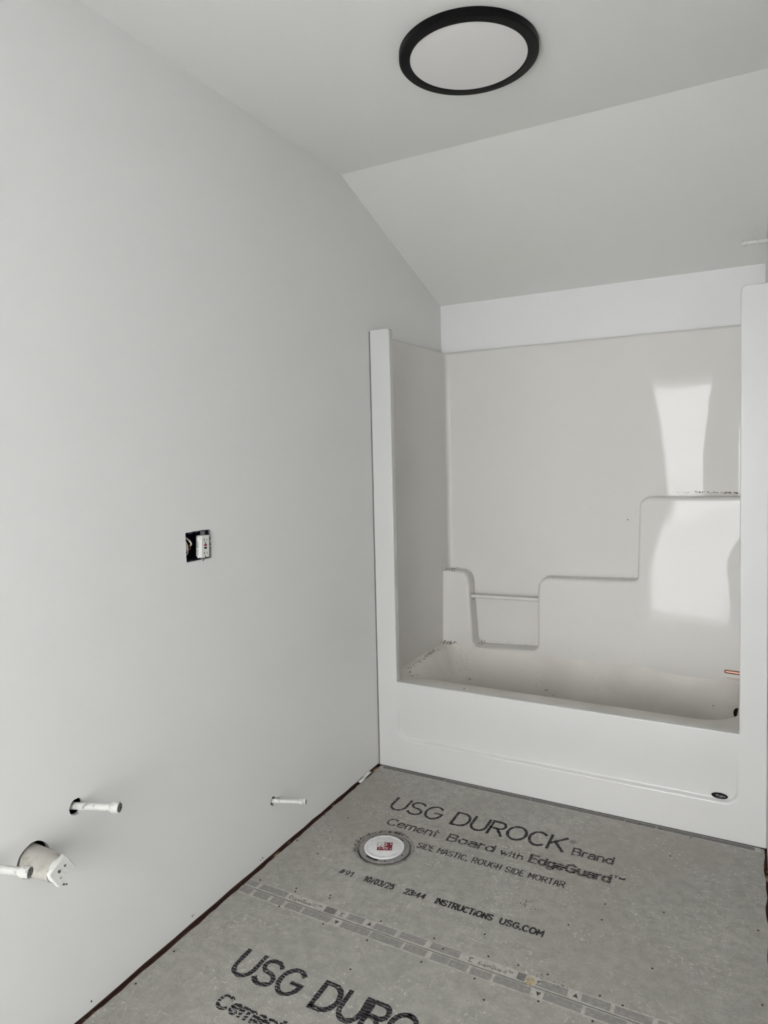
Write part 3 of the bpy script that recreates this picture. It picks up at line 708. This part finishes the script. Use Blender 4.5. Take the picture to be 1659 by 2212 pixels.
bm = bmesh.new()
for i in range(9):
    t = i/8; p = dd*(.055+.045*t) + Vector((0, .008*t+random.uniform(-.002,.002), -.031-.004*t)); mt = Matrix.Translation(p) @ Matrix.Diagonal((random.uniform(.002,.006), .002, random.uniform(.001,.004), 1)); bmesh.ops.create_icosphere(bm, subdivisions=1, radius=1, matrix=mt)
o = fin('plaster_crumbs', bm, M_dirt, dp); o['kind'] = 'stuff'

# copper stub for the tub spout, on the right end of the alcove
cp = empty('copper_pipe', (SX1, .42, .478), 'bright copper pipe stub for the tub spout at the right end', 'pipe')
o = lath('tube', (0,0,0), (-1, 0, .022), [(-.01,.0072),(.095,.0072),(.102,.0068),(.1055,.0050),(.107,0)], M_copper, cp, 18)
lath('collar', (0,0,0), (-1, 0, .022), [(-.004,.013),(.002,.0125),(.003,.0075)], M_copper, cp, 18)
# shower arm stub on the right wall above the surround
pipe('shower_pipe', (W, .35, 2.1565), (1.440, .35, 2.1590), .0075, .0105, M_pipe, M_cap, 'white painted shower arm stub above the surround at the right edge', 'pipe', .014)

# ------------------------------------------------------------------ toilet flange
tf = empty('toilet_flange', (FC.x, FC.y, 0), 'round grey closet flange with a white test cap, set into the floor board', 'toilet flange')
bm = bmesh.new()
n = 72; R0, R1, z = .066, .0875, .0015
slots = [(math.radians(50), math.radians(82), .0715, .0775), (math.radians(225), math.radians(262), .0715, .0780)]
lathe(bm, (0,0,0), (0,0,1), [(-.03,.050),(-.012,.052),(.0015,.060),(.0015,.0875),(.0005,.0890),(-.008,.0890)], 72)
fin('ring', bm, M_ring, tf, True, 30)
bm = bmesh.new(); lathe(bm, (0,0,0), (0,0,1), [(-.011,.0885),(-.0095,.0905),(-.0050,.0950),(-.0030,.0992)], 48, .01); fin('mortar_bed', bm, M_grout, tf, True)
def arc_patch(bm, a0, a1, r0, r1, z, k=12):
    ins = [bm.verts.new((math.cos(a0+(a1-a0)*i/k)*r0, math.sin(a0+(a1-a0)*i/k)*r0, z)) for i in range(k+1)]
    ous = [bm.verts.new((math.cos(a0+(a1-a0)*i/k)*r1, math.sin(a0+(a1-a0)*i/k)*r1, z)) for i in range(k+1)]
    for i in range(k): bm.faces.new((ins[i], ous[i], ous[i+1], ins[i+1]))
# slots sit on the image diagonal: upper right and lower left
def fl_ang(u, v): q = px_floor(u, v); return math.atan2(q.y-FC.y, q.x-FC.x)
for (u0, v0), (u1, v1), r0, r1 in (((845, 1806), (872, 1817), .0722, .0790), ((788, 1851), (816, 1860), .0722, .0800)):
    aa, ab = fl_ang(u0, v0), fl_ang(u1, v1)
    if abs(aa-ab) > PI: aa, ab = (aa + 2*PI, ab) if aa < ab else (aa, ab + 2*PI)
    bm = bmesh.new(); arc_patch(bm, aa, ab, r0, r1, .0019); fin('bolt_slot', bm, M_dark, tf)
for a in (150, 300, 350, 275, 115):
    bm = bmesh.new(); lathe(bm, (math.cos(math.radians(a))*.079, math.sin(math.radians(a))*.079, .0017), (0,0,1), [(0,.003),(.0004,.0026),(.0004,0)], 10); fin('screw_hole', bm, M_dark, tf)
bm = bmesh.new(); lathe(bm, (0,0,0), (0,0,1), [(.0016,.0705),(.0045,.0712),(.0062,.0700),(.0068,.0660),(.0052,.0600),(.0050,.0560),(.0060,.0540),(.0060,0)], 60)
tc_ = fin('test_cap', bm, M_tcap, tf, True, 40)
# molded arc marks
for i in range(9):
    a = 2*PI*i/9 + random.uniform(0, .3); bm = bmesh.new(); arc_patch(bm, a, a+random.uniform(.05, .28), .0585, .0595, .0056, 5); fin('moulded_mark', bm, M_ring, tc_)
# square red print with pale rings, aligned with its own rotation
ang = math.radians(24); ca, sa = math.cos(ang), math.sin(ang)
def rot(x, y): return (x*ca - y*sa, x*sa + y*ca)
def prect(bm, x0, x1, y0, y1, z): bm.faces.new([bm.verts.new((*rot(x, y), z)) for x, y in ((x0,y0),(x1,y0),(x1,y1),(x0,y1))])
bm = bmesh.new(); prect(bm, -.002, .028, -.024, .024, .00615); prect(bm, -.025, -.002, -.024, -.004, .00615)
lb = fin('printed_label', bm, M_pr, tc_); lb['label'] = 'dark red square print with pale rings'
bm = bmesh.new(); prect(bm, -.025, -.0235, -.004, .024, .00615); prect(bm, -.025, -.002, .0228, .024, .00615); prect(bm, -.018,-.010,-.001,.003,.00615); prect(bm, -.014,-.006,.008,.011,.00615)
fin('printed_outline', bm, M_pr, tc_)
bm = bmesh.new()
for cx, cy in ((.002, .011), (.002, -.011)):
    n = 20
    a = [bm.verts.new((*rot(cx+.0075*math.cos(2*PI*i/n), cy+.0075*math.sin(2*PI*i/n)), .0064)) for i in range(n)]; b = [bm.verts.new((*rot(cx+.0042*math.cos(2*PI*i/n), cy+.0042*math.sin(2*PI*i/n)), .0064)) for i in range(n)]
    for i in range(n): bm.faces.new((a[i], a[(i+1)%n], b[(i+1)%n], b[i]))
for x0, x1, y0, y1 in ((.021,.024,.010,.019), (.021,.024,-.019,-.012), (.012,.0135,-.02,-.004), (-.020,-.008,-.016,-.0145), (-.020,-.014,-.010,-.0085)): prect(bm, x0, x1, y0, y1, .0064)
fin('printed_rings', bm, M_tcap, tc_)

# ------------------------------------------------------------------ outlet box with receptacle
ob = empty('outlet_box', (0, -1.071, 1.1265), 'uncovered dark electrical box cut into the left wall', 'electrical box')
bm = bmesh.new(); y0, y1, z0, z1, xb = -.051, .0445, -.0435, .0435, -.068
for q in (((xb,y0,z0),(xb,y1,z0),(xb,y1,z1),(xb,y0,z1)), ((xb,y0,z0),(-.002,y0,z0),(-.002,y1,z0),(xb,y1,z0)), ((xb,y0,z1),(xb,y1,z1),(-.002,y1,z1),(-.002,y0,z1)), ((xb,y0,z0),(xb,y0,z1),(-.002,y0,z1),(-.002,y0,z0)), ((xb,y1,z0),(-.002,y1,z0),(-.002,y1,z1),(xb,y1,z1))):
    bm.faces.new([bm.verts.new(p) for p in q])
o = fin('box_shell', bm, M_boxp, ob, recalc=False); md = o.modifiers.new('t', 'SOLIDIFY'); md.thickness = .002; md.offset = 0
for (a, b_) in (((-.004,-.043,.030),(-.004,-.030,.020)),):
    pass
for y, z in ((-.028,.0415),(-.005,.0425),(-.03,-.041)):
    boxo('ear', (-.012, -.001, y-.006, y+.006, z-.003, z+.002), M_boxp, ob, .0008)
boxo('plaster_rim', (-.008, -.0004, .0455, .0530, -.0455, .0455), M_plast, ob, .001)
boxo('plaster_rim', (-.008, -.0006, -.048, .0455, -.0462, -.0425), M_plast, ob, .001)
bm = bmesh.new()
for _ in range(44):
    s = random.choice((0,1,2)); y = random.uniform(-.05,.05); z = -.0445 if s else random.uniform(-.043,.043)
    if s == 0: y = .0515
    mt = Matrix.Translation((.0005, y, z)) @ Matrix.Diagonal((.0008, random.uniform(.001,.004), random.uniform(.0008,.0022), 1)); bmesh.ops.create_icosphere(bm, subdivisions=1, radius=1, matrix=mt)
o = fin('paper_burrs', bm, M_cap, ob); o['kind'] = 'stuff'
def wire(name, pts, r, m, parent):
    bm = bmesh.new(); P_ = [Vector(p) for p in pts]; out = []
    for i in range(len(P_)-1):
        p0, p1, p2, p3 = P_[max(i-1,0)], P_[i], P_[i+1], P_[min(i+2, len(P_)-1)]
        for k in range(5):
            t = k/5; out.append(.5*((2*p1)+(p2-p0)*t+(2*p0-5*p1+4*p2-p3)*t*t+(3*p1-p0-3*p2+p3)*t**3))
    out.append(P_[-1]); tube(bm, out, r, 8); return fin(name, bm, m, parent, True)
wire('wire', [(-.050,-.046,.030),(-.012,-.0455,.020),(-.004,-.045,.004),(-.008,-.046,-.012),(-.04,-.044,-.026)], .0022, M_wire, ob)
wire('wire', [(-.050,-.040,.034),(-.014,-.042,.016),(-.005,-.041,.002),(-.010,-.036,-.014),(-.016,-.038,-.024),(-.05,-.04,-.03)], .0018, M_wire, ob)
wire('wire', [(-.03,-.036,.034),(-.010,-.033,.022),(-.004,-.027,.010),(-.012,-.024,.002)], .0026, M_wire, ob)
wire('wire', [(-.05,-.030,.020),(-.012,-.031,.006),(-.010,-.030,-.006),(-.04,-.032,-.02)], .0017, M_wirer, ob)
wire('ground_wire', [(-.05,-.028,.014),(-.012,-.026,.000),(-.014,-.028,-.010),(-.05,-.030,-.016)], .0011, M_copper, ob)
# receptacle: hangs in the right half, a little proud of the wall
rc = empty('wall_outlet', (0, -1.0525, 1.1225), 'white receptacle with dark red and black buttons in the uncovered box', 'outlet')
rc.rotation_euler = (math.radians(-2.5), 0, 0)
bm = bmesh.new(); box(bm, -.024, -.004, -.0065, .0160, -.0325, .0325); o = fin('body', bm, M_gfci, rc); bevel(o, .002, 2)
bm = bmesh.new(); box(bm, -.004, .0090, -.0165, .0165, -.0335, .0335); o = fin('face', bm, M_gfci, rc); bevel(o, .0016, 3); face = o
bm = bmesh.new(); box(bm, -.0035, -.0022, -.0095, .0095, -.048, .048); o = fin('yoke', bm, M_zinc, rc)
for s in (1, -1):
    lath('screw', (-.002, 0, .041*s), (1,0,0), [(0,.0045),(.0022,.0042),(.003,.0028),(.0031,0)], M_zinc, rc, 14)
    boxo('plaster_ear', (-.003,-.0018, -.009, .009, .037*s-.004, .037*s+.004), M_zinc, rc)
for s in (.020, -.020):
    boxo('slot', (.0088, .0094, .0060, .0070, s-.0035, s+.0035), M_slot, face)
    boxo('slot', (.0088, .0094, -.0068, -.0056, s-.0045, s+.0045), M_slot, face)
    boxo('slot', (.0088, .0094, -.0068, -.0026, s-.0012, s+.0006), M_slot, face)
for s in (.0105, -.0305):
    lath('ground_hole', (.0088, 0, s), (1,0,0), [(0,.0022),(.0006,.0022),(.0006,0)], M_slot, face, 12)
boxo('reset_button', (.0086, .0104, -.0052, .0052, .0012, .0070), M_red, face, .0005)
boxo('test_button', (.0086, .0104, -.0052, .0052, -.0072, -.0014), M_slot, face, .0005)
bm = bmesh.new(); tube(bm, [(-.003,-.016,-.0035),(-.003,-.0235,-.003),(-.003,-.0255,-.0055),(-.003,-.0235,-.008),(-.003,-.016,-.0085)], .0013, 8)
fin('pigtail_lug', bm, M_gfci, rc, True)
lath('terminal_screw', (-.001,-.0165,.023), (0,-1,0), [(0,.0075),(.003,.0075),(.004,.006),(.004,0)], M_gfci, rc, 14)
lath('terminal_screw', (-.001,-.0165,-.030), (0,-1,0), [(0,.0045),(.003,.0045),(.003,0)], M_gfci, rc, 14)

# ------------------------------------------------------------------ ceiling light
cl = empty('ceiling_light', (.758, -.731, HC), 'round flush ceiling light with a black ring and pale unlit disc', 'ceiling light')
R = .1965
lath('trim_ring', (0,0,0), (0,0,-1), [(0,R-.002),(.002,R),(.019,R),(.0215,R-.0025),(.022,R-.006),(.022,.1675),(.0195,.1652),(.012,.1648)], M_black, cl, 128, sharp=40)
lath('diffuser', (0,0,0), (0,0,-1), [(.010,.1655),(.0195,.1655),(.0203,.155),(.0208,0)], M_diff, cl, 96)

# stray marks on the left wall near the floor (chips)
D = []
for u, v in ((567,1853),(563,1858),(415,1979),(197,2163),(418,1976)):
    d = _f + _r*((u-847.5)/1464.8) - _u*((v-1056.4)/1464.8); o_ = M4.translation; t = -o_.x/d.x; D.append(tuple(o_+d*t))
o = specks('paint_chip', D, M_dirt, wl, .0012, .0022, flatten=1.4)
# caulk line where tub flange meets the left wall
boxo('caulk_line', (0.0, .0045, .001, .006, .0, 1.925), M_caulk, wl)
